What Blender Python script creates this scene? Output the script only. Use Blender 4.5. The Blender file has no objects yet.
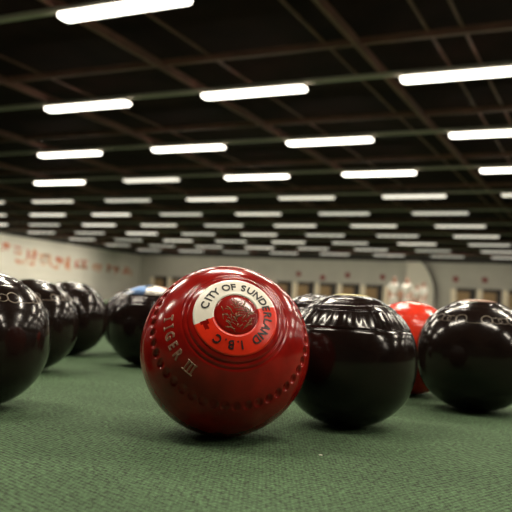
import bpy, bmesh, math, random
from mathutils import Vector, Matrix
random.seed(7)
PI = math.pi
S = bpy.context.scene
COL = S.collection

# ------------------------------------------------------------------ camera numbers
YAW, PITCH, ROLL, FPX = -0.451791, 0.068792, 0.0568989, 739.55
HC = 0.1025                 # lens height above the green
H = 3.4                     # lamp height above the lens
cy_, sy_, cp_, sp_ = math.cos(YAW), math.sin(YAW), math.cos(PITCH), math.sin(PITCH)
_f = Vector((sy_*cp_, cy_*cp_, sp_)); _r = Vector((cy_, -sy_, 0)); _u = _r.cross(_f)
cr_, sr_ = math.cos(ROLL), math.sin(ROLL)
RIGHT = cr_*_r + sr_*_u; UP = -sr_*_r + cr_*_u; FWD = _f
CAM = Vector((0, 0, HC))

def ray(x, y):
    return RIGHT*((x-256)/FPX) - UP*((y-256)/FPX) + FWD

def pix(p):
    d = Vector(p)-CAM
    k = d.dot(FWD)
    if k <= 0.01: return None
    return 256+FPX*d.dot(RIGHT)/k, 256-FPX*d.dot(UP)/k

# ------------------------------------------------------------------ materials
def mat(name, color, rough=0.5, spec=0.5, coat=0.0, metallic=0.0, noise=0.0, nscale=20, bump=0.0, bscale=200):
    m = bpy.data.materials.new(name); m.use_nodes = True
    nt = m.node_tree; b = nt.nodes['Principled BSDF']
    b.inputs['Base Color'].default_value = (*color, 1)
    b.inputs['Roughness'].default_value = rough
    b.inputs['Specular IOR Level'].default_value = spec
    b.inputs['Coat Weight'].default_value = coat
    b.inputs['Coat Roughness'].default_value = 0.04
    b.inputs['Metallic'].default_value = metallic
    tc = nt.nodes.new('ShaderNodeTexCoord')
    if noise > 0:
        n = nt.nodes.new('ShaderNodeTexNoise'); n.inputs['Scale'].default_value = nscale; n.inputs['Detail'].default_value = 5
        nt.links.new(tc.outputs['Object'], n.inputs['Vector'])
        r = nt.nodes.new('ShaderNodeValToRGB')
        r.color_ramp.elements[0].position = 0.3; r.color_ramp.elements[1].position = 0.7
        r.color_ramp.elements[0].color = (*[c*(1-noise) for c in color], 1)
        r.color_ramp.elements[1].color = (*[min(1, c*(1+noise)) for c in color], 1)
        nt.links.new(n.outputs['Fac'], r.inputs['Fac']); nt.links.new(r.outputs['Color'], b.inputs['Base Color'])
    if bump > 0:
        n2 = nt.nodes.new('ShaderNodeTexNoise'); n2.inputs['Scale'].default_value = bscale; n2.inputs['Detail'].default_value = 3
        nt.links.new(tc.outputs['Object'], n2.inputs['Vector'])
        bp = nt.nodes.new('ShaderNodeBump'); bp.inputs['Strength'].default_value = bump; bp.inputs['Distance'].default_value = 0.001
        nt.links.new(n2.outputs['Fac'], bp.inputs['Height']); nt.links.new(bp.outputs['Normal'], b.inputs['Normal'])
    return m

def emis(name, color, strength):
    m = mat(name, (0.8, 0.78, 0.72), 0.4)
    b = m.node_tree.nodes['Principled BSDF']
    b.inputs['Emission Color'].default_value = (*color, 1); b.inputs['Emission Strength'].default_value = strength
    return m

def bowl_mat(name, color, rough, scuff=0.12, spec=0.33):
    """polished resin: fine scuffs change its gloss, a faint mottling its colour"""
    m = mat(name, color, rough, spec, 0.0, noise=0.25, nscale=60)
    nt = m.node_tree; b = nt.nodes['Principled BSDF']
    tc = nt.nodes.new('ShaderNodeTexCoord')
    n = nt.nodes.new('ShaderNodeTexNoise'); n.inputs['Scale'].default_value = 90; n.inputs['Detail'].default_value = 8
    n.inputs['Roughness'].default_value = 0.7
    nt.links.new(tc.outputs['Object'], n.inputs['Vector'])
    mr = nt.nodes.new('ShaderNodeMapRange'); mr.inputs[1].default_value = 0.45; mr.inputs[2].default_value = 0.75
    mr.inputs[3].default_value = rough; mr.inputs[4].default_value = rough+scuff
    nt.links.new(n.outputs['Fac'], mr.inputs[0]); nt.links.new(mr.outputs[0], b.inputs['Roughness'])
    return m

M = {}
M['black'] = bowl_mat('black_resin', (0.0085, 0.0046, 0.0038), 0.13)
M['black_worn'] = bowl_mat('worn_black_resin', (0.0095, 0.0055, 0.0044), 0.13, 0.08)
M['red'] = bowl_mat('red_resin', (0.225, 0.0065, 0.0045), 0.13, 0.10)
M['bright_red'] = bowl_mat('bright_red_resin', (0.62, 0.035, 0.015), 0.16, 0.1)
M['label_white'] = mat('label_white', (0.80, 0.76, 0.66), 0.3, noise=0.06, nscale=120)
M['label_red'] = mat('label_red', (0.72, 0.028, 0.008), 0.28, noise=0.12, nscale=120)
M['label_black'] = mat('label_black_ink', (0.012, 0.010, 0.010), 0.4)
M['engrave'] = mat('engraved_tan', (0.27, 0.14, 0.085), 0.5, noise=0.2, nscale=300)
M['emblem'] = mat('emblem_olive', (0.16, 0.085, 0.025), 0.4, noise=0.5, nscale=250)
M['worn_edge'] = mat('worn_pale_edge', (0.22, 0.18, 0.14), 0.45, noise=0.5, nscale=200)
M['blue'] = mat('label_blue', (0.10, 0.24, 0.52), 0.35)
M['pink'] = mat('label_pink', (0.78, 0.50, 0.40), 0.35)
M['orange'] = mat('label_orange', (0.72, 0.20, 0.08), 0.35)
M['yellow'] = mat('label_olive_yellow', (0.40, 0.33, 0.08), 0.35)
M['housing'] = mat('lamp_housing_paint', (0.30, 0.28, 0.24), 0.5)
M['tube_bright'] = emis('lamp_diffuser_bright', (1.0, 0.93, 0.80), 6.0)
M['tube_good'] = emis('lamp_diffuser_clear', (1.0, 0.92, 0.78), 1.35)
M['tube_far'] = emis('lamp_diffuser_far', (1.0, 0.91, 0.76), 0.98)  # this and the lower levels put distance haze into the far tubes' emission
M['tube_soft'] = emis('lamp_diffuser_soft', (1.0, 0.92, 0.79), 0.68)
M['tube_far_dimmest'] = emis('lamp_diffuser_far_dimmest', (1.0, 0.93, 0.80), 0.46)
M['conduit'] = mat('grey_green_conduit', (0.40, 0.33, 0.28), 0.6)
M['steel'] = mat('red_oxide_steel', (0.15, 0.055, 0.04), 0.7, noise=0.3, nscale=3)
M['deck'] = mat('dark_roof_deck', (0.016, 0.0055, 0.005), 0.9, 0.08, noise=0.4, nscale=1.2)
M['fascia'] = mat('dark_fascia', (0.035, 0.03, 0.025), 0.8)
M['wall_white'] = mat('painted_white_wall', (0.80, 0.775, 0.70), 0.8, noise=0.05, nscale=0.6)
M['wall_grey'] = mat('painted_grey_wall', (0.50, 0.485, 0.42), 0.8, noise=0.08, nscale=0.8)
M['screen'] = mat('pale_screen_paint', (0.70, 0.66, 0.56), 0.8)
M['cream'] = mat('cream_paint', (0.86, 0.76, 0.58), 0.6)
M['tan'] = mat('tan_wood', (0.33, 0.215, 0.10), 0.6, noise=0.25, nscale=4)
M['dark'] = mat('dark_stain', (0.03, 0.024, 0.022), 0.6)
M['plaque'] = mat('plaque_red', (0.25, 0.06, 0.05), 0.5)
M['ink_red'] = mat('sign_red', (0.58, 0.17, 0.11), 0.6)
M['ink_orange'] = mat('sign_orange', (0.66, 0.24, 0.12), 0.6)
M['ink_brown'] = mat('sign_brown', (0.42, 0.25, 0.17), 0.6)
M['ink_peach'] = mat('sign_peach', (0.70, 0.40, 0.24), 0.6)
M['skin'] = mat('skin', (0.52, 0.28, 0.20), 0.6)
M['cloth'] = mat('white_cotton', (0.80, 0.77, 0.72), 0.8)
M['hair_grey'] = mat('grey_hair', (0.30, 0.27, 0.24), 0.8)
M['hair_brown'] = mat('brown_hair', (0.08, 0.045, 0.03), 0.8)
M['shoe'] = mat('shoe_white', (0.6, 0.56, 0.5), 0.6)
M['lint'] = mat('pale_lint', (0.75, 0.72, 0.62), 0.9)

def carpet():
    m = bpy.data.materials.new('green_woven_carpet'); m.use_nodes = True
    nt = m.node_tree; L = nt.links; N = nt.nodes.new; b = nt.nodes['Principled BSDF']
    b.inputs['Roughness'].default_value = 0.95; b.inputs['Specular IOR Level'].default_value = 0.12
    tc = N('ShaderNodeTexCoord')
    def wave(rot, scale):
        mp = N('ShaderNodeMapping'); mp.inputs['Rotation'].default_value = (0, 0, rot)
        L.new(tc.outputs['Object'], mp.inputs['Vector'])
        w = N('ShaderNodeTexWave'); w.inputs['Scale'].default_value = scale; w.inputs['Distortion'].default_value = 2.2
        w.inputs['Detail'].default_value = 2; w.inputs['Detail Scale'].default_value = 1.5
        L.new(mp.outputs['Vector'], w.inputs['Vector']); return w
    w1 = wave(0.35, 88); w2 = wave(0.35+PI/2, 88)
    mx = N('ShaderNodeMath'); mx.operation = 'MULTIPLY'
    L.new(w1.outputs['Fac'], mx.inputs[0]); L.new(w2.outputs['Fac'], mx.inputs[1])
    fib = N('ShaderNodeTexNoise'); fib.inputs['Scale'].default_value = 260; fib.inputs['Detail'].default_value = 4
    fib.inputs['Roughness'].default_value = 0.65
    L.new(tc.outputs['Object'], fib.inputs['Vector'])
    big = N('ShaderNodeTexNoise'); big.inputs['Scale'].default_value = 9; big.inputs['Detail'].default_value = 4
    L.new(tc.outputs['Object'], big.inputs['Vector'])
    add = N('ShaderNodeMath'); add.operation = 'MULTIPLY_ADD'; add.inputs[1].default_value = 0.34
    L.new(mx.outputs[0], add.inputs[0]); L.new(fib.outputs['Fac'], add.inputs[2])
    r = N('ShaderNodeValToRGB')
    r.color_ramp.elements[0].position = 0.42; r.color_ramp.elements[0].color = (0.022, 0.025, 0.017, 1)
    r.color_ramp.elements[1].position = 0.78; r.color_ramp.elements[1].color = (0.093, 0.169, 0.083, 1)
    L.new(add.outputs[0], r.inputs['Fac'])
    r2 = N('ShaderNodeMapRange'); r2.inputs[1].default_value = 0.3; r2.inputs[2].default_value = 0.7
    r2.inputs[3].default_value = 0.80; r2.inputs[4].default_value = 1.14
    L.new(big.outputs['Fac'], r2.inputs[0])
    mul = N('ShaderNodeVectorMath'); mul.operation = 'SCALE'
    L.new(r.outputs['Color'], mul.inputs[0]); L.new(r2.outputs[0], mul.inputs['Scale'])
    L.new(mul.outputs['Vector'], b.inputs['Base Color'])
    bp = N('ShaderNodeBump'); bp.inputs['Strength'].default_value = 0.7; bp.inputs['Distance'].default_value = 0.0012
    L.new(add.outputs[0], bp.inputs['Height'])
    bp2 = N('ShaderNodeBump'); bp2.inputs['Strength'].default_value = 0.35; bp2.inputs['Distance'].default_value = 0.006
    L.new(big.outputs['Fac'], bp2.inputs['Height']); L.new(bp.outputs['Normal'], bp2.inputs['Normal'])
    L.new(bp2.outputs['Normal'], b.inputs['Normal'])
    return m
M['carpet'] = carpet()

# ------------------------------------------------------------------ object helpers
def obj(name, me, material, parent=None):
    if isinstance(me, bmesh.types.BMesh):
        bm = me; me = bpy.data.meshes.new(name); bm.normal_update(); bm.to_mesh(me); bm.free()
    if material is not None:
        for mm in (material if isinstance(material, (list, tuple)) else [material]): me.materials.append(mm)
    o = bpy.data.objects.new(name, me); COL.objects.link(o)
    if parent is not None: o.parent = parent
    return o

def empty(name, label, cat, loc=(0, 0, 0), group=None):
    o = bpy.data.objects.new(name, None); COL.objects.link(o); o.location = loc
    o.empty_display_size = 0.05
    return tag(o, label, cat, group)

def tag(o, label, cat, group=None):
    o['label'] = label; o['category'] = cat
    if group: o['group'] = group
    return o

def structure(name, bm, material):
    o = obj(name, bm, material); o['kind'] = 'structure'; return o

def box(bm, x0, x1, y0, y1, z0, z1, bevel=0.0):
    v = [bm.verts.new((x, y, z)) for x in (x0, x1) for y in (y0, y1) for z in (z0, z1)]
    fs = [bm.faces.new([v[i] for i in q]) for q in ((0,1,3,2),(4,6,7,5),(0,4,5,1),(2,3,7,6),(0,2,6,4),(1,5,7,3))]
    if bevel:
        es = set(e for f in fs for e in f.edges)
        bmesh.ops.bevel(bm, geom=list(es), offset=bevel, segments=2, affect='EDGES', profile=0.5)
    return bm

def nbox(*a, **k):
    return box(bmesh.new(), *a, **k)

def prism(poly, y0, y1):
    """polygon in x-z, extruded along y"""
    bm = bmesh.new()
    a = [bm.verts.new((x, y0, z)) for x, z in poly]; b = [bm.verts.new((x, y1, z)) for x, z in poly]
    n = len(poly)
    bm.faces.new(a); bm.faces.new(list(reversed(b)))
    for i in range(n): bm.faces.new((a[(i+1) % n], a[i], b[i], b[(i+1) % n]))
    bmesh.ops.recalc_face_normals(bm, faces=bm.faces)
    return bm

def smooth(o):
    for p in o.data.polygons: p.use_smooth = True
    return o

# ------------------------------------------------------------------ the room
U0, U1, V0, V1 = -32.03, 22.0, -9.0, 46.2
ZW = HC+H+0.0               # where the walls meet the dark fascia
ZC = HC+H+0.55              # roof deck
structure('floor', nbox(U0-.3, U1+.3, V0-.3, V1+.3, -0.2, 0), M['carpet'])
structure('ceiling', nbox(U0-.3, U1+.3, V0-.3, V1+.3, ZC, ZC+.2), M['deck'])
structure('wall_far', nbox(U0-.3, U1+.3, V1, V1+.3, 0, ZC), M['wall_grey'])
structure('wall_left', nbox(U0-.3, U0, V0, V1, 0, ZC), M['wall_white'])
structure('wall_right', nbox(U1, U1+.3, V0, V1, 0, ZC), M['wall_grey'])
structure('wall_back', nbox(U0-.3, U1+.3, V0-.3, V0, 0, ZC), M['wall_grey'])
structure('trim_1', nbox(U0+.0, U1, V1-.25, V1, ZW, ZC), M['fascia'])
structure('trim_2', nbox(U0, U0+.25, V0, V1-.25, ZW, ZC), M['fascia'])

# roof steel
for k in range(-10, 4):
    u = -0.005+k*0.885
    z = HC+H+0.18
    u *= (z-HC)/H*H
    if U0+.4 < u < U1: structure('ceiling_beam', nbox(u-.03, u+.03, V0+.02, V1-.3, z, z+.12), M['steel'])
for uu in (-0.605, -0.486, -0.995, -1.49, -2.37):
    z = HC+H+0.30; u = uu*(z-HC)
    structure('ceiling_rail', nbox(u-.016, u+.016, V0+.02, V1-.3, z, z+.03), M['steel'])
for j in range(-2, 11):
    z = HC+H+0.24
    v = (2.042+1.0331*j+0.545)*(z-HC)
    if v < V1-.4: structure('ceiling_purlin', nbox(U0+.3, U1-.02, v-.035, v+.035, z, z+.09), M['steel'])

# ------------------------------------------------------------------ lamps
LL = 0.53805*H
X0, SX, SK, Y0, SY = -1.56325, 0.984193, 0.005560, 2.042322, 1.033129
WL = 0.24                   # width of the diffuser
ORD = ['nearest', 'second', 'third', 'fourth', 'fifth', 'sixth', 'seventh', 'eighth', 'ninth', 'tenth', 'eleventh', 'twelfth', 'thirteenth']

def trough(w, h, l, r=0.06, n=8):
    """a shallow diffuser: half-round section, its ends rounded in plan"""
    bm = bmesh.new(); rings = []
    xs = []
    for i in range(7): a = PI/2*i/6; xs.append((-l/2+r*(1-math.sin(a)), 1-0.45*math.cos(a)*1.0))
    xs = sorted(xs, key=lambda t: t[0]); xs = [(-l/2+r*(1-math.cos(PI/2*i/6)), 0.55+0.45*math.sin(PI/2*i/6)) for i in range(7)]
    xs = xs+[(-x, s) for x, s in reversed(xs)]
    for x, s in xs:
        ring = []
        for i in range(n+1):
            a = PI*i/n
            ring.append(bm.verts.new((x, -w/2*s*math.copysign(abs(math.cos(a))**0.6, math.cos(a)), -h*s*math.sin(a)**0.6)))
        rings.append(ring)
    for a, b in zip(rings, rings[1:]):
        for i in range(n): bm.faces.new((a[i], a[i+1], b[i+1], b[i]))
    bm.faces.new(rings[0]); bm.faces.new(list(reversed(rings[-1])))
    bmesh.ops.recalc_face_normals(bm, faces=bm.faces)
    return bm

tube_me = {}
for k in ('tube_bright', 'tube_good', 'tube_far', 'tube_soft', 'tube_far_dimmest'):
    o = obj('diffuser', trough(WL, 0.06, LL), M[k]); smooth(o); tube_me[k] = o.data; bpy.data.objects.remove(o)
bm = nbox(-LL/2+.02, LL/2-.02, -WL/2+.015, WL/2-.015, -0.002, 0.055, bevel=0.01)
o = obj('housing', bm, M['housing']); house_me = o.data; bpy.data.objects.remove(o)
bm = bmesh.new()
box(bm, -.012, .012, -.012, .012, 0.05, 0.13)
o = obj('bracket', bm, M['housing']); brk_me = o.data; bpy.data.objects.remove(o)
LIGHT_W = 88.0
lamp_light = bpy.data.lights.new('tube_glow', 'AREA')
lamp_light.shape = 'RECTANGLE'; lamp_light.size = LL-.08; lamp_light.size_y = WL-.06
lamp_light.energy = LIGHT_W; lamp_light.color = (1.0, 0.90, 0.74); lamp_light.spread = math.radians(158)
# how bright each tube looks, row by row from the left (b bright, g good, s soft, o dimmest)
KEY_FAR = {'b': 'tube_good', 'g': 'tube_far', 's': 'tube_soft', 'o': 'tube_far_dimmest'}  # far rows stepped down in emission to paint their greying with distance
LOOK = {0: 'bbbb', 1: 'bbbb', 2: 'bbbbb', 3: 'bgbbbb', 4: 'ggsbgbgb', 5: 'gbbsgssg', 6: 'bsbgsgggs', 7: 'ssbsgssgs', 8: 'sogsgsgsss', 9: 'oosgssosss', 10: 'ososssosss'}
KEY = {'b': 'tube_bright', 'g': 'tube_good', 's': 'tube_soft', 'o': 'tube_far_dimmest'}
added_wash_far = lamp_light.copy(); added_wash_far.energy = LIGHT_W*0.37; added_wash_far.spread = math.radians(150)
added_wash_left = added_wash_far.copy(); added_wash_left.energy = LIGHT_W*0.92; added_wash_left.size = 0.3; added_wash_left.size_y = 0.16
near_light = lamp_light.copy(); near_light.energy = LIGHT_W*1.18
over_light = lamp_light.copy(); over_light.energy = LIGHT_W*0.84
def build_lamp(c, key, label, group, wash=None):
    t = empty('ceiling_light', label, 'ceiling light', c, group)
    side = 1
    for nm, me in (('housing', house_me), ('diffuser', tube_me[key]), ('bracket', brk_me), ('bracket', brk_me)):
        o = bpy.data.objects.new(nm, me); COL.objects.link(o); o.parent = t
        if nm == 'bracket': side = -side; o.location.x = side*LL*.3
    l = bpy.data.objects.new('tube_glow', {'left': added_wash_left, 'far': added_wash_far, 'near': near_light, 'over': over_light}.get(wash, lamp_light)); COL.objects.link(l); l.parent = t; l.location = (0, 0, -0.064)
    # wall-side fittings get added tilted lights, made up to brighten the walls
    if wash == 'far': l.rotation_euler = (math.radians(48), 0, 0); l.location.z = -0.13
    if wash == 'left': l.rotation_euler = (0, math.radians(35), 0); l.location.z = -0.17
rows_seen = {}
for j in range(-2, 11):
    cells = []
    for m in range(-8, 8):
        c = Vector(((X0+m*SX+j*SK)*H, (Y0+j*SY)*H, HC+H+0.06))
        if c.x-LL/2 < U0+.3 or c.x > U1-1: continue
        a, b = pix(c-Vector((LL/2, 0, 0.06))), pix(c+Vector((LL/2, 0, -0.06)))
        seen = j >= 0 and a and b and b[0] > 1 and a[0] < 511 and a[1] > -8 and a[1] < 512
        if not seen:
            # lamps outside the picture: only the ones whose light and reflections reach the bowls
            if not (j <= 4 and abs(c.x) < 10.5): continue
        cells.append((c, seen))
    vis = [c for c, s in cells if s]
    for c, s in cells:
        if s:
            q = vis.index(c)
            n = len(vis)
            if j == 0: row = 'in the row nearest the camera'
            elif j == 10: row = 'in the farthest row, by the far wall'
            else: row = 'in the %s row from the front' % ORD[j]
            if n == 1: pos = 'only one seen'
            elif q == 0: pos = 'leftmost'
            elif q == n-1: pos = 'rightmost'
            else: pos = ORD[q]+' from the left'
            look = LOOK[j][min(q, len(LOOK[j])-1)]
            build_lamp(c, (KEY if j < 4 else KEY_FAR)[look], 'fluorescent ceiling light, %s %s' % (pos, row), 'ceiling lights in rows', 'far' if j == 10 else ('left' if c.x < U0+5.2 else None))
        else:
            build_lamp(c, 'tube_bright', 'fluorescent ceiling light out of the picture above the green', 'ceiling lights out of the picture', 'near' if j == -1 else 'over' if j == -2 else None)
    v = (Y0+j*SY)*H
    o = obj('lighting_conduit', nbox(U0+.28, U1-.02, v-.04, v+.04, HC+H+.115, HC+H+.17), M['conduit'])
    o['kind'] = 'structure'

# ------------------------------------------------------------------ bowls
T_AX = 0.965; N_EX = 2.12
def zprof(rho):
    rho = min(abs(rho), 0.9999)
    return T_AX*(1-rho**N_EX)**(1/N_EX)

class Bowl:
    """surface of revolution in units of its radius, with a groove / dimple height field"""
    def __init__(s, grooves=(), dimples=None, flutes=None, discs=(), t=T_AX):
        s.t = t; s.grooves, s.dimples, s.flutes, s.discs = grooves, dimples, flutes, discs
    def disp(s, phi, th, top):
        # phi = angle from the axis; returns radial offset
        d = 0.0
        rho = math.sin(phi)
        for (r0, w, dep) in s.grooves:
            x = (rho-r0)/w
            if abs(x) < 3 and phi < PI/2: d -= dep*math.exp(-x*x)
        for (r0, w, hgt) in s.discs:          # step up inside radius r0
            if phi < PI/2: d += hgt/(1+math.exp(max(-40, min(40, (rho-r0)/w))))
        if s.dimples:
            n, p0, rad, dep, kind = s.dimples
            x = phi-p0
            if abs(x) < rad*1.6:
                per = 2*PI/n
                t = (th/per-math.floor(th/per)-0.5)*per*math.sin(p0)
                if kind == 'moon':
                    # steep on one side, running out on the other
                    e = math.sqrt(t*t*1.9+x*x)/rad
                    if e < 1: d -= dep*(1-e*e)**0.7*(0.55+0.45*max(-1, min(1, x/rad)))
                else:
                    e = math.sqrt(t*t+x*x)/rad
                    if e < 1: d -= dep*(1-e*e)
        if s.flutes:
            n, pa, pb, dep = s.flutes
            if pa < phi < pb:
                k = math.sin(PI*(phi-pa)/(pb-pa))**0.4
                d -= dep*k*(0.5+0.5*math.cos(n*th))
        return d
    def point(s, phi, th, off=0.0):
        sp, cp = math.sin(phi), math.cos(phi)
        k = 1.0/((sp**N_EX+(abs(cp)/s.t)**N_EX)**(1/N_EX))
        r = k+s.disp(phi, th, True)+off
        return Vector((r*sp*math.cos(th), r*sp*math.sin(th), r*cp))
    def mesh(s, nth=336, fine=(0.02, 1.0), nf=90, nc=50):
        phis = []
        a, b = fine
        n1 = max(2, int(a/0.02))
        phis += [a*i/n1 for i in range(1, n1)]
        phis += [a+(b-a)*i/nf for i in range(nf)]
        phis += [b+(PI-b)*i/nc for i in range(nc)]
        bm = bmesh.new()
        top = bm.verts.new(s.point(0.0001, 0)); bot = bm.verts.new(s.point(PI-0.0001, 0))
        rings = [[bm.verts.new(s.point(p, 2*PI*i/nth)) for i in range(nth)] for p in phis]
        for i in range(nth):
            j = (i+1) % nth
            bm.faces.new((top, rings[0][i], rings[0][j])); bm.faces.new((bot, rings[-1][j], rings[-1][i]))
        for A, B in zip(rings, rings[1:]):
            for i in range(nth):
                j = (i+1) % nth
                bm.faces.new((A[i], B[i], B[j], A[j]))
        return bm
    def cap(s, r0, r1, off, matf=None, nth=180, nr=10, thick=0.004):
        """a thin sticker following the surface between radii r0 and r1 (sine of the axis angle)"""
        bm = bmesh.new()
        p0, p1 = math.asin(r0) if r0 > 0 else 0.0, math.asin(r1)
        up = [[bm.verts.new(s.point(p0+(p1-p0)*i/nr if i or r0 > 0 else 0.0005, 2*PI*k/nth, off)) for k in range(nth)] for i in range(nr+1)]
        edge = [bm.verts.new(s.point(p1, 2*PI*k/nth, off-thick)) for k in range(nth)]
        rows = up+[edge]
        if r0 > 0: rows = [[bm.verts.new(s.point(p0, 2*PI*k/nth, off-thick)) for k in range(nth)]]+rows
        for A, B in zip(rows, rows[1:]):
            for k in range(nth):
                q = (k+1) % nth
                f = bm.faces.new((A[k], B[k], B[q], A[q]))
                if matf:
                    c = f.calc_center_median(); f.material_index = matf(math.degrees(math.atan2(c.y, c.x)) % 360, math.hypot(c.x, c.y))
        if r0 == 0:
            bm.faces.new(list(rows[0]))
        return bm

def letters(items, size, bowl, off, outline=0.0, bold=0.0, inward=False, serif=False):
    """items: (character, radius, angle in degrees) laid on the bowl's surface; tops outward, or inward"""
    out = bmesh.new()
    for ch, r0, ang in items:
        cu = bpy.data.curves.new('t', 'FONT'); cu.body = ch; cu.size = 1.0; cu.align_x = 'CENTER'
        cu.resolution_u = 4
        if outline:
            cu.fill_mode = 'NONE'; cu.bevel_depth = outline; cu.bevel_resolution = 1
        else:
            cu.offset = bold; cu.extrude = 0.03
        o = bpy.data.objects.new('t', cu); COL.objects.link(o)
        dg = bpy.context.evaluated_depsgraph_get()
        me = bpy.data.meshes.new_from_object(o.evaluated_get(dg))
        tb = bmesh.new(); tb.from_mesh(me)
        if serif:
            xs = [v.co.x for v in tb.verts]; lo, hi = min(xs), max(xs)
            for y in (0.0, 0.70):
                if ch in 'TI' and not (ch == 'T' and y > .5):
                    box(tb, -0.2, 0.2, y-outline, y+outline, -outline, outline)
        a0 = math.radians(ang)
        for v in tb.verts:
            x, y, z = v.co.x*size, (v.co.y-0.35)*size, v.co.z*size
            if inward: rho, th = r0-y, a0+x/r0
            else: rho, th = r0+y, a0-x/r0
            rho = max(0.001, min(0.97, rho))
            v.co = bowl.point(math.asin(rho), th, off+z)
        bmesh.ops.recalc_face_normals(tb, faces=tb.faces)
        tm = bpy.data.meshes.new('tmp'); tb.to_mesh(tm); tb.free()
        out.from_mesh(tm); bpy.data.meshes.remove(tm)
        bpy.data.objects.remove(o); bpy.data.curves.remove(cu); bpy.data.meshes.remove(me)
    return out

def stroke(out, pts, bowl, off, w):
    """a round bead drawn through (x, y) points on the face of the bowl"""
    n = 6; rings = []
    P = []
    for x, y in pts:
        rho = min(0.97, math.hypot(x, y)); th = math.atan2(y, x)
        p = bowl.point(math.asin(rho), th, off); P.append((p, p.normalized()))
    closed = (Vector(pts[0])-Vector(pts[-1])).length < 1e-6
    if closed: P = P[:-1]
    for i, (p, nn) in enumerate(P):
        a = P[i-1][0] if (i > 0 or closed) else p; b = P[(i+1) % len(P)][0] if (i < len(P)-1 or closed) else p
        t = (b-a).normalized(); s = t.cross(nn).normalized()
        rings.append([out.verts.new(p+w*(math.cos(2*PI*k/n)*s+math.sin(2*PI*k/n)*nn)) for k in range(n)])
    pairs = list(zip(rings, rings[1:]))
    if closed: pairs.append((rings[-1], rings[0]))
    for A, B in pairs:
        for k in range(n): out.faces.new((A[k], A[(k+1) % n], B[(k+1) % n], B[k]))
    if not closed:
        out.faces.new(list(reversed(rings[0]))); out.faces.new(rings[-1])

def surface_ring(out, bowl, p0, th0, rp, rt, off, w, part=(0, 2*PI), n=24):
    """an oval bead on the flank: centre at axis angle p0, turn th0"""
    pts = []
    full = part[1]-part[0] > 6.2
    for i in range(n if full else n+1):
        a = part[0]+(part[1]-part[0])*i/n
        phi = p0-rp*math.sin(a); th = th0+rt*math.cos(a)/math.sin(p0)
        pts.append((phi, th))
    n2 = 6; rings = []; P = [bowl.point(a, b, off) for a, b in pts]
    L = len(P)
    for i in range(L):
        a = P[i-1] if (i > 0 or full) else P[i]; b = P[(i+1) % L] if (i < L-1 or full) else P[i]
        nn = P[i].normalized(); t = (b-a).normalized(); s = t.cross(nn).normalized()
        rings.append([out.verts.new(P[i]+w*(math.cos(2*PI*k/n2)*s+math.sin(2*PI*k/n2)*nn)) for k in range(n2)])
    pairs = list(zip(rings, rings[1:]))
    if full: pairs.append((rings[-1], rings[0]))
    for A, B in pairs:
        for k in range(n2): out.faces.new((A[k], A[(k+1) % n2], B[(k+1) % n2], B[k]))

def place_bowl(name, label, px, py, rpx, parts, axis=None, spin=0.0, group=None):
    """parts: list of (name, bmesh, material, children). Rests the bowl on the green where the photo has it."""
    w = ray(px, py); e3 = -w.normalized()
    if axis is None:
        n = Vector((0, 0, 1)); ex = RIGHT-n*RIGHT.dot(n)
    elif axis[0] == 'world':
        n = Vector(axis[1]).normalized(); ex = RIGHT-n*RIGHT.dot(n)
    else:
        e1 = (RIGHT-e3*RIGHT.dot(e3)).normalized(); e2 = e3.cross(e1)
        n = (e1*axis[0]+e2*axis[1]+e3*axis[2]).normalized()
        ex = e1-n*e1.dot(n)
    ex.normalize(); ey = n.cross(ex)
    R3 = Matrix((ex, ey, n)).transposed() @ Matrix.Rotation(spin, 3, 'Z')
    body = parts[0][1]
    lowest = min((R3 @ v.co).z for v in body.verts)
    hk = -lowest
    d = HC/(hk*rpx/FPX-w.z)
    R = rpx*d/FPX
    c = CAM+w*d
    root = empty(name, label, 'lawn bowl', (c.x, c.y, 0), group)
    T = Matrix.Translation((0, 0, c.z)) @ (R3.to_4x4()) @ Matrix.Scale(R, 4)
    def add(parts, parent):
        for p in parts:
            nm, bm, mt = p[:3]
            bm.transform(T)
            o = smooth(obj(nm, bm, mt, parent))
            if len(p) > 4 and p[4]: o['label'] = p[4]
            if len(p) > 3 and p[3]: add(p[3], o)
    add(parts, root)
    return root

# --- the red bowl in front
red = Bowl(grooves=[(0.535, 0.010, 0.010), (0.585, 0.010, 0.008), (0.240, 0.008, 0.006)], dimples=(44, 1.055, 0.068, 0.042, 'moon'), discs=[(0.525, 0.008, 0.006), (0.232, 0.006, 0.006)])
sector = lambda a, r: 0 if 19 <= a <= 191+22*(r-.25) else (2 if 190 < a < 197+16*math.sin(r*40) else 1)
TXT = [('C', 163), ('I', 149.5), ('T', 140), ('Y', 129), ('O', 108), ('F', 95), ('S', 76), ('U', 62), ('N', 47), ('D', 32), ('E', 18.5), ('R', 5), ('L', -7.5), ('A', -20), ('N', -35), ('D', -51), ('I', -79), ('.', -86), ('B', -98), ('.', -110), ('C', -124)]
label_letters = letters([(c, 0.357, a) for c, a in TXT], 0.124, red, 0.0065, bold=0.02)
TIG = [('T', 178), ('I', 186.5), ('G', 194.5), ('E', 204), ('R', 213), ('I', 225.5), ('I', 229), ('I', 232.5)]
tiger = letters([(c, 0.712, a) for c, a in TIG], 0.122, red, 0.000, outline=0.036, inward=True, serif=True)
emb = bmesh.new()
rnd = random.Random(3)
for k in range(70):
    a, q = rnd.uniform(0, 2*PI), 0.185*math.sqrt(rnd.random())
    x, y = q*math.cos(a), q*math.sin(a)-.01
    b = rnd.uniform(-.6, .9)+(0.5 if x > 0 else 2.2); l = rnd.uniform(.018, .05)
    stroke(emb, [(x-l*math.cos(b), y-l*math.sin(b)), (x, y+.008), (x+l*math.cos(b), y+l*math.sin(b))], red, -0.001, rnd.uniform(.003, .006))
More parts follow.
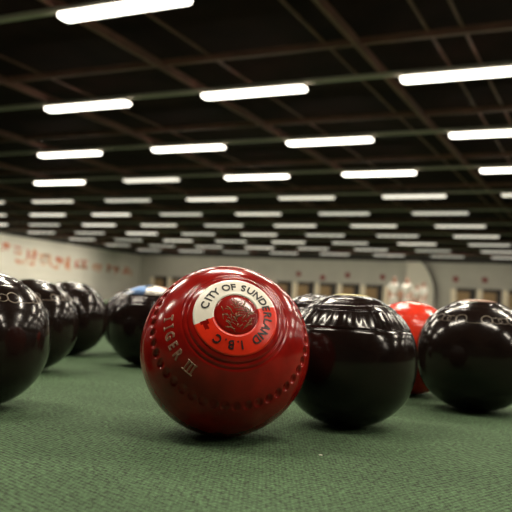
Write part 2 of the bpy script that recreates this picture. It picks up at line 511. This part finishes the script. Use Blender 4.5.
place_bowl('lawn_bowl', 'glossy red bowl in front with white and red club label, tilted to show its face', 225, 350.4, 83.9, [
    ('body', red.mesh(nth=704, fine=(0.22, 1.16), nf=130, nc=46), M['red']),
    ('club_label', red.cap(0.248, 0.467, 0.004, sector, nth=240), [M['label_white'], M['label_red'], M['red']], [
        ('lettering', label_letters, M['label_black'], None, 'black club lettering curved round the label')], 'white and red ring label'),
    ('emblem', emb, M['emblem'], None, 'worn olive emblem in the central disc'),
    ('engraved_lettering', tiger, M['engrave'], None, 'tan outlined lettering engraved on the left flank'),
], axis=(0.125, 0.405, 0.90))

# --- black bowl with fluted grip, right of the red one
flu = Bowl(grooves=[(0.685, 0.008, 0.014), (0.885, 0.006, 0.010), (0.30, 0.01, 0.008)], flutes=(40, 0.775, 1.045, 0.006), discs=[(0.47, 0.010, 0.008)], dimples=(76, 0.635, 0.024, 0.006, 'round'))
place_bowl('lawn_bowl', 'black bowl with a fluted grip band, directly right of the front red bowl', 348.4, 359.8, 67.9, [
    ('body', flu.mesh(nth=504, fine=(0.25, 1.10), nf=120, nc=50), M['black']),
    ('top_label', flu.cap(0.17, 0.285, 0.003), M['yellow'], None, 'olive yellow ring label on top'),
], spin=0.05)

# --- bowls with ringed grips
def ringed(seed, t, n=6):
    b = Bowl(t=t, grooves=[(0.62, 0.008, 0.006)], discs=[(0.46, 0.012, 0.010)])
    g = bmesh.new(); p0 = 0.915
    for k in range(n):
        t0 = 2*PI*k/n+seed
        for s in (-1, 1):
            surface_ring(g, b, p0, t0+s*0.255, 0.084, 0.088, 0.001, 0.0058)
            surface_ring(g, b, p0+.008, t0+s*0.455, 0.060, 0.085, -0.001, 0.0045)
        surface_ring(g, b, p0+.06, t0, 0.018, 0.15, 0, 0.005, part=(PI, 2*PI))
    return b, g
def ringed_bowl(label, px, py, r, seed, cap=None, material='black_worn', t=T_AX):
    b, g = ringed(seed, t)
    parts = [('body', b.mesh(nth=256, fine=(0.30, 1.2), nf=70, nc=40), M[material]), ('grip_pattern', g, M['worn_edge'], None, 'pale worn rings pressed into the shoulder')]
    if cap: parts.append(('top_label', b.cap(*cap[0]), cap[1], None, cap[2]))
    return place_bowl('lawn_bowl', label, px, py, r, parts)
ringed_bowl('black bowl with ringed grip at the right edge, farther than the fluted one', 475.9, 355.2, 59.2, -0.876,
            ((0.12, 0.34, 0.003), M['engrave'], 'dull orange ring label on top'), t=0.93)
ringed_bowl('large black bowl cut off by the left edge of the photo', -22, 338.6, 70.2, 0.62)
ringed_bowl('black bowl just behind the large one at the left edge', 30.3, 324.8, 46.9, 0.1)

# --- plainer bowls
plain = Bowl(grooves=[(0.60, 0.010, 0.010), (0.85, 0.006, 0.005)], discs=[(0.45, 0.012, 0.010)], dimples=(48, 0.86, 0.045, 0.007, 'round'))
def plain_bowl(label, px, py, r, material, extra=(), axis=None, spin=0):
    return place_bowl('lawn_bowl', label, px, py, r, [('body', plain.mesh(nth=240, fine=(0.35, 1.1), nf=60, nc=40), M[material])]+list(extra), axis=axis, spin=spin)
plain_bowl('black bowl third from the left, rearmost of the left cluster', 69.5, 318.2, 37.5, 'black_worn')
wedge = lambda a, r: 0 if 118 < a < 262 else (3 if (a < 38 or a > 330) else (1 if a > 60 else 2))
lab = plain.cap(0.0, 0.66, 0.003, wedge, nth=144)
mark = bmesh.new()
for pts in ([(-.10, -.30), (-.02, -.36), (.08, -.32)], [(-.12, .1), (0, .2), (.12, .1), (0, -.1), (-.12, .1)]): stroke(mark, pts, plain, 0.003, 0.03)
plain_bowl('black bowl with a blue, white and orange top label, behind the red bowl', 149.5, 326, 41.5, 'black', [
    ('top_label', lab, [M['blue'], M['label_white'], M['pink'], M['orange']], [('label_mark', mark, M['dark'], None, 'dark mark on the label')], 'blue white and orange disc label')])
plain_bowl('black bowl half hidden behind the blue labelled bowl on its left', 135.5, 321.2, 33.8, 'black_worn')
plain_bowl('bright red bowl behind, between two black bowls on the right', 409.5, 347.8, 47.4, 'bright_red')
plain_bowl('black bowl almost hidden between the front red bowl and the fluted one', 314.5, 342.3, 49.2, 'black_worn')

# lint on the green
bm = bmesh.new(); bmesh.ops.create_icosphere(bm, subdivisions=2, radius=1)
w = ray(320.5, 455.5); p = CAM+w*(HC/-w.z)
for v in bm.verts:
    v.co = Vector((v.co.x*0.0012*(1+.4*math.sin(5*v.co.y)), v.co.y*0.0008, v.co.z*0.0005+.0004))
o = smooth(obj('lint_speck', bm, M['lint'])); o.location = (p.x, p.y, 0); tag(o, 'tiny pale lint speck on the green in front of the black bowl', 'lint')

# ------------------------------------------------------------------ far end of the hall
def locker(u, label, w=1.22, top=1.95):
    t = empty('tall_cupboard', label, 'cupboard', (u, V1-.42, 0), 'tall cupboards along the far wall')
    obj('side_panel', nbox(-.17, .17, -.02, .36, 0, top-.06, bevel=.01), M['cream'], t)
    obj('carcass', nbox(.17, w, .04, .36, 0.08, top-.10), M['dark'], t)
    for k in range(2):
        a = .19+k*.40; d = obj('door', nbox(a, a+.38, 0, .035, 0.10, top-.22, bevel=.006), M['tan'], t)
        obj('handle', nbox(a+(.32 if k == 0 else .03), a+(.35 if k == 0 else .06), -.03, 0, .95, 1.12, bevel=.004), M['dark'], d)
    obj('cornice', nbox(.17, w+.02, -.03, .37, top-.10, top, bevel=.01), M['dark'], t)
us = [-30.6, -29.1, -20.75, -19.2, -17.62, -16.05, -14.48, -12.95, -8.74, -7.2, -5.72]
names = ['tall tan cupboard nearest the far left corner', 'tall tan cupboard second from the far left corner']
seq = ['leftmost', 'second', 'third', 'fourth', 'fifth', 'sixth']
for i, u in enumerate(us):
    if i < 2: lb = names[i]
    elif i < 8: lb = 'tall tan cupboard with cream side, %s of six left of the people' % seq[i-2]
    else: lb = 'tall tan cupboard with cream side, %s right of the curved screen' % ['first', 'second', 'third'][i-8]
    locker(u, lb)
# red plaques
pl = [(-19.14, 2.49), (-17.4, 2.30), (-15.67, 2.52), (-13.31, 2.48), (-8.71, 2.51), (-6.98, 2.51)]
pn = ['leftmost plaque', 'second plaque from the left', 'third plaque from the left', 'fourth plaque, just left of the people', 'first plaque right of the curved screen', 'rightmost plaque']
for (u, z), nm in zip(pl, pn):
    bm = bmesh.new()
    bmesh.ops.create_cone(bm, cap_ends=True, segments=24, radius1=.19, radius2=.19, depth=.04)
    bm.transform(Matrix.Rotation(PI/2, 4, 'X'))
    o = obj('wall_plaque', bm, M['plaque']); o.location = (u, V1-.022, z)
    tag(o, 'round dull red plaque on the far wall, '+nm, 'plaque', 'red plaques on the far wall')
# curved screen
out = [(-10.75, 3.48), (-10.50, 3.22), (-10.27, 2.85), (-10.08, 2.45), (-9.96, 2.05), (-9.90, 1.7), (-9.90, 0)]
t = empty('curved_screen', 'pale screen with a curved dark right edge, behind the people', 'screen', (-11, V1-.5, 0))
o = obj('panel', prism([(x+11, z) for x, z in [(-11.65, 0), (-11.65, 3.48)]+out], 0, .12), M['screen'], t)
strip = [(x+11, z) for x, z in out]; strip = strip+[(x+.13, z-.02 if z > 0 else z) for x, z in reversed(strip)]
obj('edge_strip', prism(strip, -.02, .14), M['dark'], t)

# sign on the left wall: separate painted shapes too blurred to read
t = empty('wall_sign', 'white wall sign with blurred orange and red lettering, far left', 'sign', (U0, 38.5, 0))
obj('backing_board', nbox(0.0, .05, -7.6, 6.9, 1.55, 3.12, bevel=.01), M['wall_white'], t)
gl = [(32.0, 2.45, .80, .65, 'ink_red', 'ink_orange'), (33.0, 2.35, .75, .55, 'ink_red', 'ink_peach'), (33.1, 1.85, 1.1, .35, 'ink_peach', 'ink_orange'), (34.15, 2.15, .9, .75, 'ink_red', 'ink_peach'), (34.3, 1.85, .6, .3, 'ink_orange', 'ink_peach'),
      (35.25, 1.8, 1.1, .90, 'ink_brown', 'ink_peach'), (36.5, 2.1, 1.0, .55, 'ink_orange', 'ink_red'), (36.3, 1.75, .8, .35, 'ink_peach', 'ink_orange'), (37.6, 1.75, .75, .95, 'ink_orange', 'ink_peach'),
      (38.5, 1.95, 1.5, .70, 'ink_brown', 'ink_red'), (40.4, 1.95, 1.2, .55, 'ink_peach', 'ink_orange'), (42.1, 1.85, 1.4, .75, 'ink_brown', 'ink_orange'), (43.8, 1.85, 1.3, .65, 'ink_orange', 'ink_peach')]
rnd = random.Random(11)
for v, z, w_, h_, c1, c2 in gl:
    bm = bmesh.new(); n = 0
    for k in range(9):
        horizontal = rnd.random() < .5
        ww, hh = (rnd.uniform(.3, .7), rnd.uniform(.09, .16)) if horizontal else (rnd.uniform(.10, .20), rnd.uniform(.3, .7))
        a, b = rnd.uniform(0, 1-ww), rnd.uniform(0, 1-hh)
        box(bm, .05+.0005*k, .07+.0007*k, v-38.5+a*w_, v-38.5+(a+ww)*w_, z+b*h_, z+(b+hh)*h_)
    for i_, f in enumerate(bm.faces): f.material_index = (i_//6) % 2
    obj('letter', bm, [M[c1], M[c2]], t)

# ------------------------------------------------------------------ people in white
def skin_mesh(chains, levels=1):
    """chains: list of [(x,y,z,r), ...]; every chain grows its own skin, all joined in one mesh"""
    out = bmesh.new()
    for ch in chains:
        verts, edges = ch
        me = bpy.data.meshes.new('sk'); me.from_pydata([v[:3] for v in verts], edges, [])
        o = bpy.data.objects.new('sk', me); COL.objects.link(o)
        o.modifiers.new('s', 'SKIN'); sd = o.modifiers.new('d', 'SUBSURF'); sd.levels = levels; sd.render_levels = levels
        for i, v in enumerate(verts):
            r = v[3]; me.skin_vertices[0].data[i].radius = (r, r*(v[4] if len(v) > 4 else 1))
        me.skin_vertices[0].data[0].use_root = True
        dg = bpy.context.evaluated_depsgraph_get()
        m2 = bpy.data.meshes.new_from_object(o.evaluated_get(dg))
        out.from_mesh(m2)
        bpy.data.objects.remove(o); bpy.data.meshes.remove(me); bpy.data.meshes.remove(m2)
    return out

def person(label, px, py_head, depth, face, k, lean, hair, arm):
    """head at the pixel, feet on the green"""
    w = ray(px, py_head); c = CAM+w*depth
    t = empty('person', label, 'person', (c.x, c.y, 0), 'people in white by the far wall')
    s = k
    L = lean
    def P(x, y, z, r, q=1): return (x*s, (y-L*max(0, z-.9))*s, z*s, r*s, q)
    # body: pelvis, spine, neck, head, arms, legs in one skin
    sw = arm
    V = [P(0,0,.93,.13), P(0,0,1.10,.125), P(0,0,1.28,.15), P(0,0,1.42,.10), P(0,-.005,1.49,.055), P(0,-.015,1.57,.080), P(0,-.012,1.66,.088), P(0,-.01,1.72,.06),
         P(.17,0,1.40,.062), P(.235,sw*.5-.02,1.13,.045), P(.24,-.10-sw,.90,.034), P(.24,-.14-sw,.84,.036),
         P(-.17,0,1.40,.062), P(-.235,.02,1.13,.045), P(-.245,-.08,.90,.034), P(-.245,-.10,.83,.036),
         P(.09,0,.86,.095), P(.10,-.01,.50,.062), P(.10,.02,.10,.042), P(.10,-.10,.045,.040), P(.10,-.17,.035,.03),
         P(-.09,0,.86,.095), P(-.10,-.01,.50,.062), P(-.10,.02,.10,.042), P(-.10,-.10,.045,.040), P(-.10,-.17,.035,.03)]
    E = [(0,1),(1,2),(2,3),(3,4),(4,5),(5,6),(6,7),(3,8),(8,9),(9,10),(10,11),(3,12),(12,13),(13,14),(14,15),(0,16),(16,17),(17,18),(18,19),(19,20),(0,21),(21,22),(22,23),(23,24),(24,25)]
    chains = [(V, E)]
    for side, bx, by, bz in ((1, .24, -.14-sw, .84), (-1, -.245, -.10, .83)):
        for f_, (dx, ln) in enumerate(((-.028, .070), (-.010, .080), (.010, .075), (.026, .060))):
            chains.append(([P(bx, by+dx, bz+.01, .010), P(bx-side*.004, by+dx*1.15, bz-.045, .0095), P(bx-side*.016, by+dx*1.2, bz-.045-ln*.6, .008), P(bx-side*.032, by+dx*1.2, bz-.045-ln, .007)], [(0,1),(1,2),(2,3)]))
        chains.append(([P(bx, by-.02, bz+.02, .011), P(bx-side*.02, by-.045, bz-.015, .0105), P(bx-side*.03, by-.052, bz-.05, .009)], [(0,1),(1,2)]))
    chains.append(([P(0,-.085,1.645,.010), P(0,-.112,1.612,.014), P(0,-.10,1.60,.010)], [(0,1),(1,2)]))        # nose
    for sx_ in (-1, 1): chains.append(([P(sx_*.084,.0,1.645,.012), P(sx_*.096,.005,1.62,.014), P(sx_*.086,.0,1.595,.009)], [(0,1),(1,2)]))
    parts = []
    parts.append(('body', skin_mesh(chains), M['skin']))
    sh = [P(0,0,.90,.150), P(0,0,1.10,.145), P(0,0,1.28,.172), P(0,0,1.41,.118), P(0,0,1.465,.068), P(.17,0,1.40,.082), P(.215,sw*.3,1.22,.072), P(.232,sw*.45-.01,1.14,.066), P(-.17,0,1.40,.082), P(-.215,.01,1.22,.072), P(-.232,.018,1.14,.066)]
    parts.append(('shirt', skin_mesh([(sh, [(0,1),(1,2),(2,3),(3,4),(3,5),(5,6),(6,7),(3,8),(8,9),(9,10)])]), M['cloth']))
    tr = [P(0,0,.96,.150), P(0,0,.88,.145), P(.092,0,.80,.108), P(.10,-.01,.50,.080), P(.10,.015,.09,.068), P(-.092,0,.80,.108), P(-.10,-.01,.50,.080), P(-.10,.015,.09,.068)]
    parts.append(('trousers', skin_mesh([(tr, [(0,1),(1,2),(2,3),(3,4),(1,5),(5,6),(6,7)])]), M['cloth']))
    hr = [P(0,.03,1.60,.075), P(0,.025,1.68,.088), P(0,.0,1.735,.062)]
    parts.append(('hair', skin_mesh([(hr, [(0,1),(1,2)])]), hair))
    for sx_ in (-1, 1):
        parts.append(('shoe', skin_mesh([([P(sx_*.10,.045,.05,.046), P(sx_*.10,-.08,.046,.046), P(sx_*.10,-.19,.036,.034)], [(0,1),(1,2)])]), M['shoe']))
    for sx_ in (-1, 1):
        bm = bmesh.new(); bmesh.ops.create_uvsphere(bm, u_segments=10, v_segments=8, radius=.012*s)
        bm.transform(Matrix.Translation(P(sx_*.033,-.092,1.655,0)[:3])); parts.append(('eye', bm, M['dark']))
    bm = bmesh.new(); box(bm, -.025*s, .025*s, (-.098-L*.66)*s, (-.085-L*.66)*s, 1.567*s, 1.577*s); parts.append(('mouth', bm, M['plaque']))
    rz = Matrix.Rotation(face, 4, 'Z')
    lo = min(v.co.z for p in parts for v in p[1].verts)
    for nm, bm, mt in parts:
        bm.transform(rz @ Matrix.Translation((0, 0, -lo))); smooth(obj(nm, bm, mt, t))
person('person in white standing leftmost of the group at the far end', 394.5, 278.5, 31.0, 0.5, 0.98, 0.0, M['hair_grey'], 0.05)
person('person in white second from the left in the far group', 407.5, 277.5, 32.2, -0.3, 1.0, 0.0, M['hair_brown'], 0.12)
person('person in white bending forward, third from the left in the far group', 415.5, 285.5, 34.5, 0.9, 0.9, 0.25, M['hair_grey'], 0.2)
person('person in white standing rightmost of the far group', 424.0, 281.5, 34.0, -0.7, 0.98, 0.0, M['hair_brown'], 0.0)

# ------------------------------------------------------------------ camera, world, view
cam = bpy.data.cameras.new('camera'); co = bpy.data.objects.new('camera', cam); COL.objects.link(co)
co.matrix_world = Matrix(((RIGHT.x, UP.x, -FWD.x, 0), (RIGHT.y, UP.y, -FWD.y, 0), (RIGHT.z, UP.z, -FWD.z, HC), (0, 0, 0, 1)))
cam.sensor_fit = 'HORIZONTAL'; cam.sensor_width = 36.0; cam.lens = 36.0*FPX/512
cam.clip_start = 0.02; cam.clip_end = 200
cam.dof.use_dof = True; cam.dof.focus_distance = 0.545; cam.dof.aperture_fstop = 12.5
S.camera = co
wd = bpy.data.worlds.new('world'); S.world = wd; wd.use_nodes = True
wd.node_tree.nodes['Background'].inputs[0].default_value = (0.02, 0.018, 0.015, 1)
wd.node_tree.nodes['Background'].inputs[1].default_value = 0.2
vs = S.view_settings
vs.view_transform = 'Standard'; vs.look = 'None'; vs.gamma = 1; vs.use_curve_mapping = False; vs.exposure = 0.0
S.display_settings.display_device = 'sRGB'
S.cycles.max_bounces = 8
